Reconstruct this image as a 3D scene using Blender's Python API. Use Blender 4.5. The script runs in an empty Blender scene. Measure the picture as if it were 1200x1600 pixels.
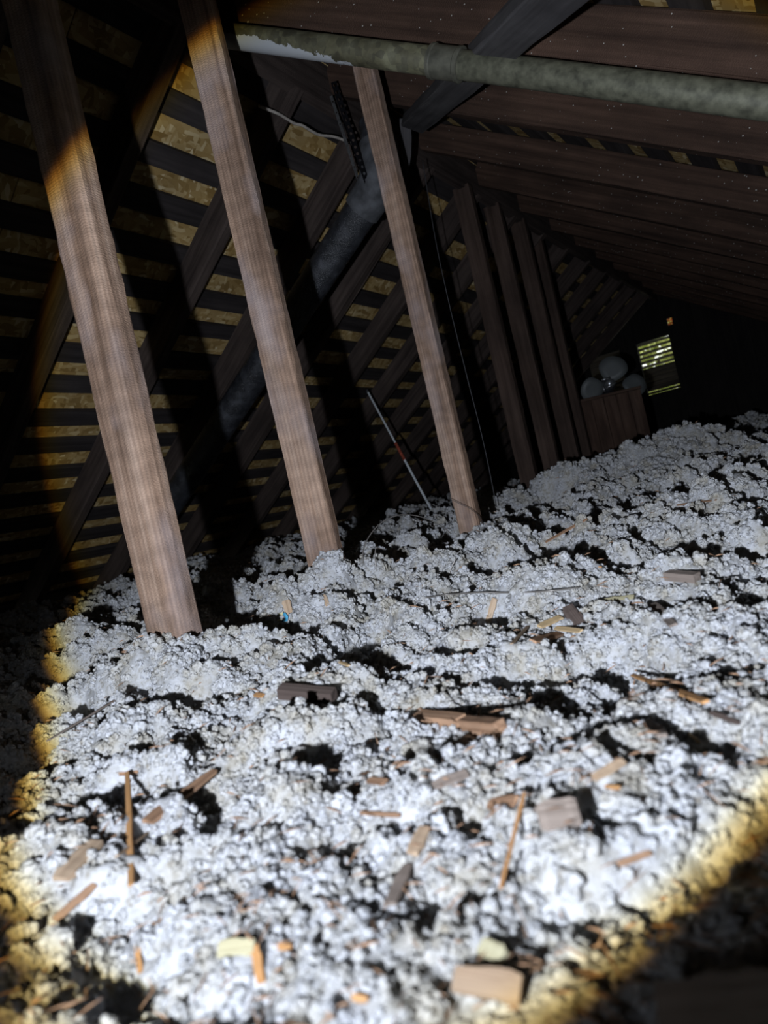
import bpy, bmesh, math, random
import numpy as np
from mathutils import Vector, Matrix

random.seed(7)
S = bpy.context.scene
COL = S.collection

# ------------------------------------------------------------------ camera
ROLL = math.radians(13)
CR, SR = math.cos(ROLL), math.sin(ROLL)
F = 1100.0                                     # focal length in pixels of the 1200x1600 frame
cam = bpy.data.cameras.new('camera')
cam.sensor_fit = 'VERTICAL'
cam.sensor_height = 36.0
cam.lens = F / 1600 * 36.0
cam.clip_start = 0.01
cam.dof.use_dof = True
cam.dof.focus_distance = 1.35
cam.dof.aperture_fstop = 6.8
camo = bpy.data.objects.new('camera', cam)
COL.objects.link(camo)
camo.matrix_world = Matrix(((CR, SR, 0, 0), (0, 0, -1, 0), (-SR, CR, 0, 0), (0, 0, 0, 1)))
S.camera = camo

# ------------------------------------------------------------------ daylight outside
world = bpy.data.worlds.new('world')
S.world = world
world.use_nodes = True
bg = world.node_tree.nodes['Background']
bg.inputs['Color'].default_value = (0.90, 0.95, 0.85, 1)
bg.inputs['Strength'].default_value = 1.3

# ------------------------------------------------------------------ the hand torch (beside and just behind the camera)
TORCH = Vector((-0.1470, -0.044, -0.032))
AZ, EL, HALF = 0.203, 0.070, 0.582
TORCH_POWER = 92.0
ld = bpy.data.lights.new('torch', 'SPOT')
ld.energy = TORCH_POWER
ld.spot_size = math.radians(165)
ld.spot_blend = 0.3
ld.shadow_soft_size = 0.008
ld.use_nodes = True
nt = ld.node_tree
N, L = nt.nodes, nt.links
N.clear()
out = N.new('ShaderNodeOutputLight'); em = N.new('ShaderNodeEmission')
tc = N.new('ShaderNodeTexCoord'); nrm = N.new('ShaderNodeVectorMath'); nrm.operation = 'NORMALIZE'
sx = N.new('ShaderNodeSeparateXYZ'); ab = N.new('ShaderNodeMath'); ab.operation = 'ABSOLUTE'
ac = N.new('ShaderNodeMath'); ac.operation = 'ARCCOSINE'
dv_ = N.new('ShaderNodeMath'); dv_.operation = 'DIVIDE'; dv_.inputs[1].default_value = HALF * 1.25
rp = N.new('ShaderNodeValToRGB')
els = rp.color_ramp.elements
COOL = (0.90, 0.95, 1.04)
stops = [(0.0, (.885, .955, 1.085)), (0.745, (.885, .955, 1.075)), (0.768, (.95, .95, .82)), (0.782, (1.0, .86, .36)),
         (0.793, (.85, .52, .08)), (0.799, (.40, .17, .025)), (0.804, (.042, .032, .024)), (0.816, (.018, .019, .021)), (0.90, (.012, .013, .014)), (1.0, (.008, .009, .010))]
els[0].position, els[0].color = stops[0][0], (*stops[0][1], 1)
els[1].position, els[1].color = stops[-1][0], (*stops[-1][1], 1)
for p_, c_ in stops[1:-1]:
    e_ = els.new(p_); e_.color = (*c_, 1)
fo = N.new('ShaderNodeLightFalloff'); fo.inputs['Strength'].default_value = 1.0; fo.inputs['Smooth'].default_value = 0.8
L.new(tc.outputs['Normal'], nrm.inputs[0]); L.new(nrm.outputs[0], sx.inputs[0]); L.new(sx.outputs['Z'], ab.inputs[0])
L.new(ab.outputs[0], ac.inputs[0]); L.new(ac.outputs[0], dv_.inputs[0]); L.new(dv_.outputs[0], rp.inputs[0])
L.new(rp.outputs['Color'], em.inputs['Color']); L.new(fo.outputs['Quadratic'], em.inputs['Strength']); L.new(em.outputs[0], out.inputs[0])
lo = bpy.data.objects.new('torch', ld)
COL.objects.link(lo)
aim = Vector((math.sin(AZ) * math.cos(EL), math.cos(AZ) * math.cos(EL), math.sin(EL)))
lo.matrix_world = Matrix.Translation(TORCH) @ aim.to_track_quat('-Z', 'Y').to_matrix().to_4x4()

S.cycles.max_bounces = 4; S.cycles.diffuse_bounces = 2; S.cycles.glossy_bounces = 2; S.cycles.transmission_bounces = 2
vs = S.view_settings
vs.view_transform = 'Standard'; vs.look = 'None'; vs.exposure = 0.0; vs.gamma = 1.0; vs.use_curve_mapping = False

# ------------------------------------------------------------------ geometry of the attic
DV = Vector((.552, .834, 0)).normalized()       # along the ridge
EV = Vector((.834, -.552, 0)).normalized()      # across, towards the eave on the camera's side
TAN = 0.675                                     # roof pitch
ER = -1.076                                     # ridge line
ZL, ZR = 1.20, 1.27                             # underside of rafters at the ridge
GABLE = 6.4
BACK = -1.3


def W(d, e, z):
    return DV * d + EV * e + Vector((0, 0, z))


def ray(px, py):
    dx = (px - 600) / F; dy = (800 - py) / F
    return Vector((dx * CR + dy * SR, 1, -dx * SR + dy * CR))


def at(px, py, Y):
    return ray(px, py) * Y


def on_left(px, py, drop=0.0):
    r = ray(px, py)
    return r * ((ZL - drop - TAN * ER) / (r.z - TAN * r.dot(EV)))


def on_right(px, py, drop=0.0):
    r = ray(px, py)
    return r * ((ZR - drop + TAN * ER) / (r.z + TAN * r.dot(EV)))


# ------------------------------------------------------------------ helpers
def link(name, me, mat=None, parent=None, M=None):
    o = bpy.data.objects.new(name, me)
    COL.objects.link(o)
    if mat is not None and me is not None:
        me.materials.clear(); me.materials.append(mat)
    if parent is not None:
        o.parent = parent
        if M is not None:
            o.matrix_basis = parent.matrix_world.inverted() @ M if parent.matrix_world else M
    elif M is not None:
        o.matrix_basis = M
    return o


def tag(o, label=None, cat=None, group=None, kind=None):
    if label: o['label'] = label
    if cat: o['category'] = cat
    if group: o['group'] = group
    if kind: o['kind'] = kind
    return o


def empty(name, loc=(0, 0, 0)):
    o = bpy.data.objects.new(name, None)
    o.empty_display_size = 0.05
    COL.objects.link(o)
    o.location = loc
    bpy.context.view_layer.update()
    return o


def mesh(name, v, f, smooth=False):
    me = bpy.data.meshes.new(name)
    me.from_pydata([tuple(p) for p in v], [], f)
    me.update()
    if smooth:
        me.polygons.foreach_set('use_smooth', [True] * len(me.polygons))
    return me


def frame(p0, p1, up):
    z = (p1 - p0).normalized()
    x = Vector(up).cross(z)
    if x.length < 1e-5: x = Vector((1, 0, 0)).cross(z)
    x.normalize()
    y = z.cross(x)
    M = Matrix.Identity(4)
    for i in range(3):
        M[i][0], M[i][1], M[i][2], M[i][3] = x[i], y[i], z[i], p0[i]
    return M


def beam_mesh(w, h, Ln, bevel=.004, rough=.0008, step=.08, wane=None, seed=0, bow=0.0):
    """sawn timber along local z, with worn edges; wane = (corner index, size) leaves one corner round from the bark"""
    rg = random.Random(seed)
    n = max(1, int(Ln / step))
    V, Fc = [], []
    cs = [(1, 1), (-1, 1), (-1, -1), (1, -1)]
    ph = rg.uniform(0, 6)
    for i in range(n + 1):
        t = i / n
        bx = bow * math.sin(math.pi * t)
        for k, (sx_, sy_) in enumerate(cs):
            b = bevel * rg.uniform(.6, 1.4)
            if wane and wane[0] == k:
                b = wane[1] * (0.75 + .35 * math.sin(t * 5.1 + ph) + .15 * math.sin(t * 17 + ph * 2))
            a = (sx_ * (w / 2 - b), sy_ * h / 2); c = (sx_ * w / 2, sy_ * (h / 2 - b))
            m_ = (sx_ * (w / 2 - b * .3), sy_ * (h / 2 - b * .3))
            seq = [c, m_, a] if sx_ * sy_ > 0 else [a, m_, c]
            for q in seq:
                V.append((q[0] + rg.gauss(0, rough) + bx, q[1] + rg.gauss(0, rough), t * Ln))
    K = 12
    for i in range(n):
        for k in range(K):
            a, b = i * K + k, i * K + (k + 1) % K
            Fc.append((a, b, b + K, a + K))
    Fc.append(tuple(reversed(range(K)))); Fc.append(tuple(range(n * K, n * K + K)))
    return mesh('beam', V, Fc)


def beam(name, p0, p1, w, h, up, mat, parent=None, **kw):
    p0, p1 = Vector(p0), Vector(p1)
    me = beam_mesh(w, h, (p1 - p0).length, **kw)
    return link(name, me, mat, parent, frame(p0, p1, up))


def tube_geo(pts, r, n=12, cap=True, radii=None):
    pts = [Vector(p) for p in pts]
    V, Fc = [], []
    t0 = (pts[1] - pts[0]).normalized()
    x = t0.orthogonal().normalized()
    for i, p in enumerate(pts):
        t = (pts[min(i + 1, len(pts) - 1)] - pts[max(i - 1, 0)]).normalized()
        x = (x - t * x.dot(t)).normalized(); y = t.cross(x)
        rr = radii[i] if radii else r
        for k in range(n):
            a = 2 * math.pi * k / n
            V.append(p + (x * math.cos(a) + y * math.sin(a)) * rr)
    for i in range(len(pts) - 1):
        for k in range(n):
            a, b = i * n + k, i * n + (k + 1) % n
            Fc.append((a, b, b + n, a + n))
    if cap:
        Fc.append(tuple(reversed(range(n)))); Fc.append(tuple(range((len(pts) - 1) * n, len(pts) * n)))
    return V, Fc


def tube(name, pts, r, mat, parent=None, n=12, radii=None, smooth=True):
    V, Fc = tube_geo(pts, r, n, True, radii)
    me = mesh(name, V, Fc, smooth)
    if smooth and n >= 10:
        me.set_sharp_from_angle(angle=math.radians(50))
    return link(name, me, mat, parent, Matrix.Identity(4))


def spline(pts, m=8):
    pts = [Vector(p) for p in pts]
    P = [pts[0] * 2 - pts[1]] + pts + [pts[-1] * 2 - pts[-2]]
    o = []
    for i in range(1, len(P) - 2):
        for k in range(m):
            t = k / m
            a, b, c, d = P[i - 1], P[i], P[i + 1], P[i + 2]
            o.append(.5 * ((2 * b) + (c - a) * t + (2 * a - 5 * b + 4 * c - d) * t * t + (3 * b - a - 3 * c + d) * t ** 3))
    o.append(pts[-1])
    return o


# ------------------------------------------------------------------ materials
def newmat(name, rough=.8, spec=.3):
    m = bpy.data.materials.new(name)
    m.use_nodes = True
    b = m.node_tree.nodes['Principled BSDF']
    b.inputs['Roughness'].default_value = rough
    b.inputs['Specular IOR Level'].default_value = spec
    return m, m.node_tree.nodes, m.node_tree.links, b


def ramp(N, pts):
    r = N.new('ShaderNodeValToRGB')
    e = r.color_ramp.elements
    e[0].position, e[0].color = pts[0][0], (*pts[0][1], 1)
    e[1].position, e[1].color = pts[-1][0], (*pts[-1][1], 1)
    for p, c in pts[1:-1]:
        q = e.new(p); q.color = (*c, 1)
    return r


def mixc(N, L, fac, a, b, blend='MIX'):
    m = N.new('ShaderNodeMix'); m.data_type = 'RGBA'; m.blend_type = blend
    for s, v in ((m.inputs[0], fac), (m.inputs[6], a), (m.inputs[7], b)):
        if hasattr(v, 'is_linked') or hasattr(v, 'links'):
            L.new(v, s)
        elif isinstance(v, (int, float)):
            s.default_value = v
        else:
            s.default_value = (*v, 1)
    return m.outputs[2]


def coords(N, L, scale=(1, 1, 1), per_object=True, kind='Object'):
    tc = N.new('ShaderNodeTexCoord')
    v = tc.outputs[kind]
    if per_object:
        oi = N.new('ShaderNodeObjectInfo')
        ml = N.new('ShaderNodeVectorMath'); ml.operation = 'SCALE'; ml.inputs[0].default_value = (13.1, 7.7, 9.3)
        L.new(oi.outputs['Random'], ml.inputs['Scale'])
        ad = N.new('ShaderNodeVectorMath'); ad.operation = 'ADD'
        L.new(v, ad.inputs[0]); L.new(ml.outputs[0], ad.inputs[1]); v = ad.outputs[0]
    mp = N.new('ShaderNodeMapping'); mp.inputs['Scale'].default_value = scale
    L.new(v, mp.inputs['Vector'])
    return mp.outputs[0]


def noise(N, L, vec, scale, detail=4, rough=.55):
    n = N.new('ShaderNodeTexNoise')
    n.inputs['Scale'].default_value = scale; n.inputs['Detail'].default_value = detail; n.inputs['Roughness'].default_value = rough
    L.new(vec, n.inputs['Vector'])
    return n.outputs['Fac']


def bump(N, L, b, fac, strength=.4, dist=.002):
    bp = N.new('ShaderNodeBump'); bp.inputs['Strength'].default_value = strength; bp.inputs['Distance'].default_value = dist
    L.new(fac, bp.inputs['Height']); L.new(bp.outputs[0], b.inputs['Normal'])


def wood(name, dark, mid, light, saw=0.0, specks=0.0, rough=.85, grain=1.0, spec=.25, blot=(.35, .35, .40), blot_amt=.0, rings=0.0):
    m, N, L, b = newmat(name, rough, spec)
    v = coords(N, L, (60 * grain, 60 * grain, 2.2))
    g = noise(N, L, v, 1.0, 5, .6)
    v2 = coords(N, L, (1, 1, .5))
    g2 = noise(N, L, v2, 9, 4, .6)
    r1 = ramp(N, [(.30, dark), (.5, mid), (.72, light)]); L.new(g, r1.inputs[0])
    r2 = ramp(N, [(.32, (.62, .60, .60)), (.68, (1.15, 1.12, 1.1))]); L.new(g2, r2.inputs[0])
    c = mixc(N, L, 1.0, r1.outputs[0], r2.outputs[0], 'MULTIPLY')
    hgt = g
    if rings:
        # growth rings: stripes on the quarter-sawn edge, long arches on the wide face
        mp = N.new('ShaderNodeMapping'); mp.inputs['Location'].default_value = (.05, .022, 0); mp.inputs['Scale'].default_value = (1, 1, .035)
        tco = N.new('ShaderNodeTexCoord'); L.new(tco.outputs['Object'], mp.inputs['Vector'])
        wr_ = N.new('ShaderNodeTexWave'); wr_.wave_type = 'RINGS'; wr_.rings_direction = 'Z'
        wr_.inputs['Scale'].default_value = 52; wr_.inputs['Distortion'].default_value = 1.6; wr_.inputs['Detail'].default_value = 2; wr_.inputs['Detail Scale'].default_value = .35
        L.new(mp.outputs[0], wr_.inputs['Vector'])
        rr_ = ramp(N, [(.0, (1 - rings,) * 3), (.6, (1.0,) * 3), (1.0, (1 + rings * .5,) * 3)]); L.new(wr_.outputs['Fac'], rr_.inputs[0])
        c = mixc(N, L, 1.0, c, rr_.outputs[0], 'MULTIPLY')
        # slow ripple left by the saw
        wv_ = N.new('ShaderNodeTexWave'); wv_.wave_type = 'BANDS'; wv_.bands_direction = 'Z'
        wv_.inputs['Scale'].default_value = 9; wv_.inputs['Distortion'].default_value = 5; wv_.inputs['Detail'].default_value = 3; wv_.inputs['Detail Scale'].default_value = 3
        L.new(coords(N, L), wv_.inputs['Vector'])
        rv_ = ramp(N, [(.0, (.92,) * 3), (1.0, (1.08,) * 3)]); L.new(wv_.outputs['Fac'], rv_.inputs[0])
        c = mixc(N, L, 1.0, c, rv_.outputs[0], 'MULTIPLY')
    if saw:
        w = N.new('ShaderNodeTexWave'); w.wave_type = 'BANDS'; w.bands_direction = 'Z'
        w.inputs['Scale'].default_value = 75; w.inputs['Distortion'].default_value = 9; w.inputs['Detail'].default_value = 2
        w.inputs['Detail Scale'].default_value = 1.5
        L.new(coords(N, L, (1.5, 1.5, 1)), w.inputs['Vector'])
        rs = ramp(N, [(.0, (1 - saw,) * 3), (1.0, (1 + saw * .6,) * 3)]); L.new(w.outputs['Fac'], rs.inputs[0])
        c = mixc(N, L, 1.0, c, rs.outputs[0], 'MULTIPLY')
        ad = N.new('ShaderNodeMath'); ad.operation = 'MULTIPLY_ADD'; ad.inputs[1].default_value = .4
        L.new(w.outputs['Fac'], ad.inputs[0]); L.new(g, ad.inputs[2]); hgt = ad.outputs[0]
    if blot_amt:
        nb = noise(N, L, coords(N, L, (1, 1, .45)), 14, 3, .5)
        rb = ramp(N, [(.5, (0, 0, 0)), (.7, (blot_amt,) * 3)]); L.new(nb, rb.inputs[0])
        c = mixc(N, L, rb.outputs[0], c, blot)
    if specks:
        vo = N.new('ShaderNodeTexVoronoi'); vo.inputs['Scale'].default_value = 60
        L.new(coords(N, L), vo.inputs['Vector'])
        n3 = noise(N, L, coords(N, L), 6, 2)
        th = N.new('ShaderNodeMath'); th.operation = 'MULTIPLY'; th.inputs[1].default_value = .22 * specks
        L.new(n3, th.inputs[0])
        lt = N.new('ShaderNodeMath'); lt.operation = 'LESS_THAN'; L.new(vo.outputs['Distance'], lt.inputs[0]); L.new(th.outputs[0], lt.inputs[1])
        c = mixc(N, L, lt.outputs[0], c, (.35, .33, .30))
    L.new(c, b.inputs['Base Color'])
    bump(N, L, b, hgt, .5, .0025)
    return m


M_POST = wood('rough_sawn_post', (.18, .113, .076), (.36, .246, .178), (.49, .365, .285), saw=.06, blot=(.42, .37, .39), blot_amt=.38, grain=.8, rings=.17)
M_POSTFAR = wood('dimmed_far_post', (.042, .027, .020), (.070, .047, .037), (.095, .066, .053), saw=.08)  # dimness of the far row put into a darker post colour
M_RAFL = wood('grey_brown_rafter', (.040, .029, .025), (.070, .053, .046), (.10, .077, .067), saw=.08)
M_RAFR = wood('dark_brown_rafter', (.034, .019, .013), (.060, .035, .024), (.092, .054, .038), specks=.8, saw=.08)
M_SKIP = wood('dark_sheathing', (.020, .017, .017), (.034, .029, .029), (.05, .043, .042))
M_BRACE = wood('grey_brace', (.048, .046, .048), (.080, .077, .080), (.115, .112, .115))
M_GABLE = wood('near_black_boards', (.010, .009, .009), (.016, .014, .013), (.022, .019, .018))  # near-black wood, also on the louver frames and the sheet over the roof
M_BOX = wood('brown_box_wood', (.040, .024, .018), (.085, .052, .038), (.15, .10, .075), grain=.5)
M_SLAT = wood('louver_paint', (.05, .042, .032), (.09, .078, .06), (.13, .11, .09))
M_OUT = wood('weathered_floor_deck', (.06, .05, .04), (.10, .08, .06), (.13, .11, .09))
M_CHIP = {
    'orange': wood('orange_splinter', (.48, .24, .09), (.66, .36, .15), (.76, .46, .22), grain=4),
    'brown': wood('brown_splinter', (.28, .165, .10), (.44, .27, .165), (.55, .36, .24), grain=4),
    'tan': wood('tan_splinter', (.34, .24, .16), (.48, .36, .25), (.60, .47, .34), grain=4),
    'grey': wood('weathered_chip', (.20, .165, .14), (.31, .26, .225), (.40, .34, .30), grain=4),
    'dark': wood('dark_chip', (.07, .052, .045), (.12, .092, .08), (.17, .135, .118), grain=4),
    'pale': wood('pale_chip', (.62, .42, .20), (.78, .58, .32), (.88, .70, .44), grain=4),
    'green': wood('greenish_chip', (.34, .31, .19), (.48, .45, .29), (.56, .54, .37), grain=4),
}


def osb_material():
    m, N, L, b = newmat('oriented_strand_board', .75, .3)
    v = coords(N, L, (1, 1, 1), per_object=False)
    vo = N.new('ShaderNodeTexVoronoi'); vo.inputs['Scale'].default_value = 1.0; vo.inputs['Randomness'].default_value = 1
    # strands: two layers of stretched cells at different angles
    outc = None
    for ang, sc, s2 in ((.5, (34, 95, 1), 1), (-.55, (80, 30, 1), 2), (1.2, (26, 70, 1), 3)):
        mp = N.new('ShaderNodeMapping'); mp.inputs['Rotation'].default_value = (0, 0, ang); mp.inputs['Scale'].default_value = sc
        wn = N.new('ShaderNodeTexNoise'); wn.inputs['Scale'].default_value = 7; L.new(v, wn.inputs['Vector'])
        ma = N.new('ShaderNodeVectorMath'); ma.operation = 'MULTIPLY_ADD'; ma.inputs[1].default_value = (.06, .06, 0)
        L.new(wn.outputs['Color'], ma.inputs[0]); L.new(v, ma.inputs[2]); L.new(ma.outputs[0], mp.inputs['Vector'])
        vo = N.new('ShaderNodeTexVoronoi'); vo.voronoi_dimensions = '2D'; vo.inputs['Scale'].default_value = 1
        L.new(mp.outputs[0], vo.inputs['Vector'])
        sp = N.new('ShaderNodeSeparateColor'); L.new(vo.outputs['Color'], sp.inputs[0])
        r = ramp(N, [(0, (.25, .155, .050)), (.35, (.38, .255, .10)), (.7, (.46, .33, .15)), (.92, (.55, .42, .22)), (1, (.70, .58, .37))])
        L.new(sp.outputs['Red'], r.inputs[0])
        if outc is None:
            outc = r.outputs[0]
        else:
            st = N.new('ShaderNodeMath'); st.operation = 'GREATER_THAN'; st.inputs[1].default_value = .5 if s2 == 2 else .66
            L.new(sp.outputs['Green'], st.inputs[0])
            outc = mixc(N, L, st.outputs[0], outc, r.outputs[0])
    n = noise(N, L, v, 3.0, 4)
    rn = ramp(N, [(.3, (.68, .68, .68)), (.7, (1.25, 1.22, 1.12))]); L.new(n, rn.inputs[0])
    c = mixc(N, L, 1.0, outc, rn.outputs[0], 'MULTIPLY')
    L.new(c, b.inputs['Base Color'])
    bump(N, L, b, outc, .3, .001)
    return m


M_OSB = osb_material()


def insulation_material():
    m, N, L, b = newmat('loose_fill', 1.0, .05)
    v = coords(N, L, (1, 1, 1), per_object=False, kind='Object')
    geo = N.new('ShaderNodeNewGeometry')
    pos = geo.outputs['Position']
    n1 = noise(N, L, pos, 22, 3, .65)
    n2 = noise(N, L, pos, 150, 3, .7)
    n3 = noise(N, L, pos, 700, 1, .6)
    r1 = ramp(N, [(.35, (.64, .61, .545)), (.46, (.725, .725, .72)), (.58, (.76, .775, .81))]); L.new(n1, r1.inputs[0])
    r2 = ramp(N, [(.28, (.50, .44, .36)), (.42, (.86, .85, .82)), (.6, (1.04, 1.04, 1.05))]); L.new(n2, r2.inputs[0])
    c = mixc(N, L, 1.0, r1.outputs[0], r2.outputs[0], 'MULTIPLY')
    L.new(c, b.inputs['Base Color'])
    ad = N.new('ShaderNodeMath'); ad.operation = 'MULTIPLY_ADD'; ad.inputs[1].default_value = .5
    L.new(n3, ad.inputs[0]); L.new(n2, ad.inputs[2])
    bump(N, L, b, ad.outputs[0], .7, .002)
    tr = N.new('ShaderNodeBsdfTranslucent'); L.new(c, tr.inputs['Color'])
    mx = N.new('ShaderNodeMixShader'); mx.inputs[0].default_value = .28
    L.new(b.outputs[0], mx.inputs[1]); L.new(tr.outputs[0], mx.inputs[2])
    L.new(mx.outputs[0], N['Material Output'].inputs['Surface'])
    return m


M_INS = insulation_material()


def plain(name, col, rough=.5, metal=0.0, var=.25, scale=60, spec=.5, bumpy=0.0):
    m, N, L, b = newmat(name, rough, spec)
    b.inputs['Metallic'].default_value = metal
    v = coords(N, L)
    n = noise(N, L, v, scale, 4)
    r = ramp(N, [(.3, tuple(c * (1 - var) for c in col)), (.7, tuple(min(1, c * (1 + var)) for c in col))]); L.new(n, r.inputs[0])
    L.new(r.outputs[0], b.inputs['Base Color'])
    if bumpy: bump(N, L, b, n, bumpy, .001)
    return m


M_BLACKPIPE = None
def black_pipe_material():
    m, N, L, b = newmat('black_plastic_pipe', .32, .6)
    v = coords(N, L)
    n = noise(N, L, v, 25, 5, .6)
    r = ramp(N, [(.3, (.018, .019, .022)), (.55, (.032, .034, .040)), (.75, (.075, .080, .092))]); L.new(n, r.inputs[0])
    L.new(r.outputs[0], b.inputs['Base Color'])
    n2 = noise(N, L, v, 300, 3, .6)
    rr = ramp(N, [(.3, (.20,) * 3), (.7, (.38,) * 3)]); L.new(n, rr.inputs[0]); L.new(rr.outputs[0], b.inputs['Roughness'])
    bump(N, L, b, n2, .9, .003)
    return m


M_BLACKPIPE = black_pipe_material()
M_DUSTY = plain('dusty_pipe_fitting', (.07, .073, .08), .8, 0, .5, 30)
M_STRAP = plain('black_perforated_steel', (.004, .004, .005), .8, 0, .3, 60, .05)
M_STRAP2 = plain('grey_steel_strap', (.05, .05, .05), .7, 0, .4, 60, .1)
M_WIREWHITE = plain('off_white_cable', (.42, .38, .34), .6)
M_WIRE = plain('thin_steel_wire', (.30, .28, .26), .4, .4)
M_WIREBLK = plain('dark_wire', (.055, .055, .06), .5, .2)
M_ALU = plain('dull_aluminium', (.80, .87, .95), .45, .05, .2, 90)
M_RED = plain('faded_red_tape', (.40, .085, .05), .6, 0, .3)
M_CHROME = plain('chromed_hub', (.42, .43, .45), .3, .8, .2)
M_BLADE = plain('grey_plastic_blade', (.115, .125, .125), .5, 0, .12, 12)
M_DARKMETAL = plain('dark_motor', (.04, .04, .045), .5, .4)
M_BLUE = plain('blue_plastic', (.05, .28, .45), .3, 0, .3)
M_CREAM = plain('cream_plastic', (.62, .58, .34), .5, 0, .2)


def galvanised_material():
    m, N, L, b = newmat('galvanised_pipe', .62, .5)
    b.inputs['Metallic'].default_value = .25
    v = coords(N, L)
    n = noise(N, L, v, 16, 6, .65)
    vo = N.new('ShaderNodeTexVoronoi'); vo.inputs['Scale'].default_value = 75; L.new(v, vo.inputs['Vector'])
    sp = N.new('ShaderNodeSeparateColor'); L.new(vo.outputs['Color'], sp.inputs[0])
    r = ramp(N, [(.3, (.065, .058, .035)), (.55, (.12, .115, .075)), (.75, (.20, .20, .14))]); L.new(n, r.inputs[0])
    r2 = ramp(N, [(.2, (.8, .8, .8)), (.9, (1.3, 1.3, 1.2))]); L.new(sp.outputs['Red'], r2.inputs[0])
    c = mixc(N, L, 1.0, r.outputs[0], r2.outputs[0], 'MULTIPLY')
    # flaked white coating that still clings along the lower flank of one length (object space of the pipe)
    tc = N.new('ShaderNodeTexCoord'); sx = N.new('ShaderNodeSeparateXYZ'); L.new(tc.outputs['Object'], sx.inputs[0])
    nn = noise(N, L, coords(N, L, (1, 1, 1), False), 45, 5, .7)
    a1 = N.new('ShaderNodeMath'); a1.operation = 'MULTIPLY_ADD'; a1.inputs[1].default_value = .026; a1.inputs[2].default_value = -.013
    L.new(nn, a1.inputs[0])
    # threshold height across the pipe falls away along its length (local z)
    t1 = N.new('ShaderNodeMapRange'); t1.inputs['From Min'].default_value = .16; t1.inputs['From Max'].default_value = .52
    t1.inputs['To Min'].default_value = -.004; t1.inputs['To Max'].default_value = -.036
    L.new(sx.outputs['Z'], t1.inputs['Value'])
    t2 = N.new('ShaderNodeMath'); t2.operation = 'ADD'; L.new(t1.outputs[0], t2.inputs[0]); L.new(a1.outputs[0], t2.inputs[1])
    lt = N.new('ShaderNodeMath'); lt.operation = 'LESS_THAN'; L.new(sx.outputs['Y'], lt.inputs[0]); L.new(t2.outputs[0], lt.inputs[1])
    c = mixc(N, L, lt.outputs[0], c, (.50, .52, .54))
    L.new(c, b.inputs['Base Color'])
    bump(N, L, b, n, .3, .001)
    return m


M_GALV = galvanised_material()


def foliage_material(name, a, b_):
    m, N, L, b = newmat(name, .6, .3)
    n = noise(N, L, coords(N, L), 9, 3)
    r = ramp(N, [(.35, a), (.65, b_)]); L.new(n, r.inputs[0]); L.new(r.outputs[0], b.inputs['Base Color'])
    return m


M_LEAF = foliage_material('yellow_green_leaves', (.25, .32, .05), (.75, .75, .30))
M_LEAFO = foliage_material('sunlit_spot_orange', (.70, .18, .03), (.85, .28, .06))  # orange of a sunlit spot put into the leaf colour

# ------------------------------------------------------------------ the setting
floor = link('floor', mesh('floor', [W(d, e, z) for z in (-.36, -.33) for d, e in ((BACK, -3.5), (GABLE + .1, -3.5), (GABLE + .1, 1.4), (BACK, 1.4))],
             [(3, 2, 1, 0), (4, 5, 6, 7), (0, 1, 5, 4), (1, 2, 6, 5), (2, 3, 7, 6), (3, 0, 4, 7)]), M_OUT)
tag(floor, kind='structure')

COS = 1 / math.sqrt(1 + TAN * TAN)
RAFTER_H = .095


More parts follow.
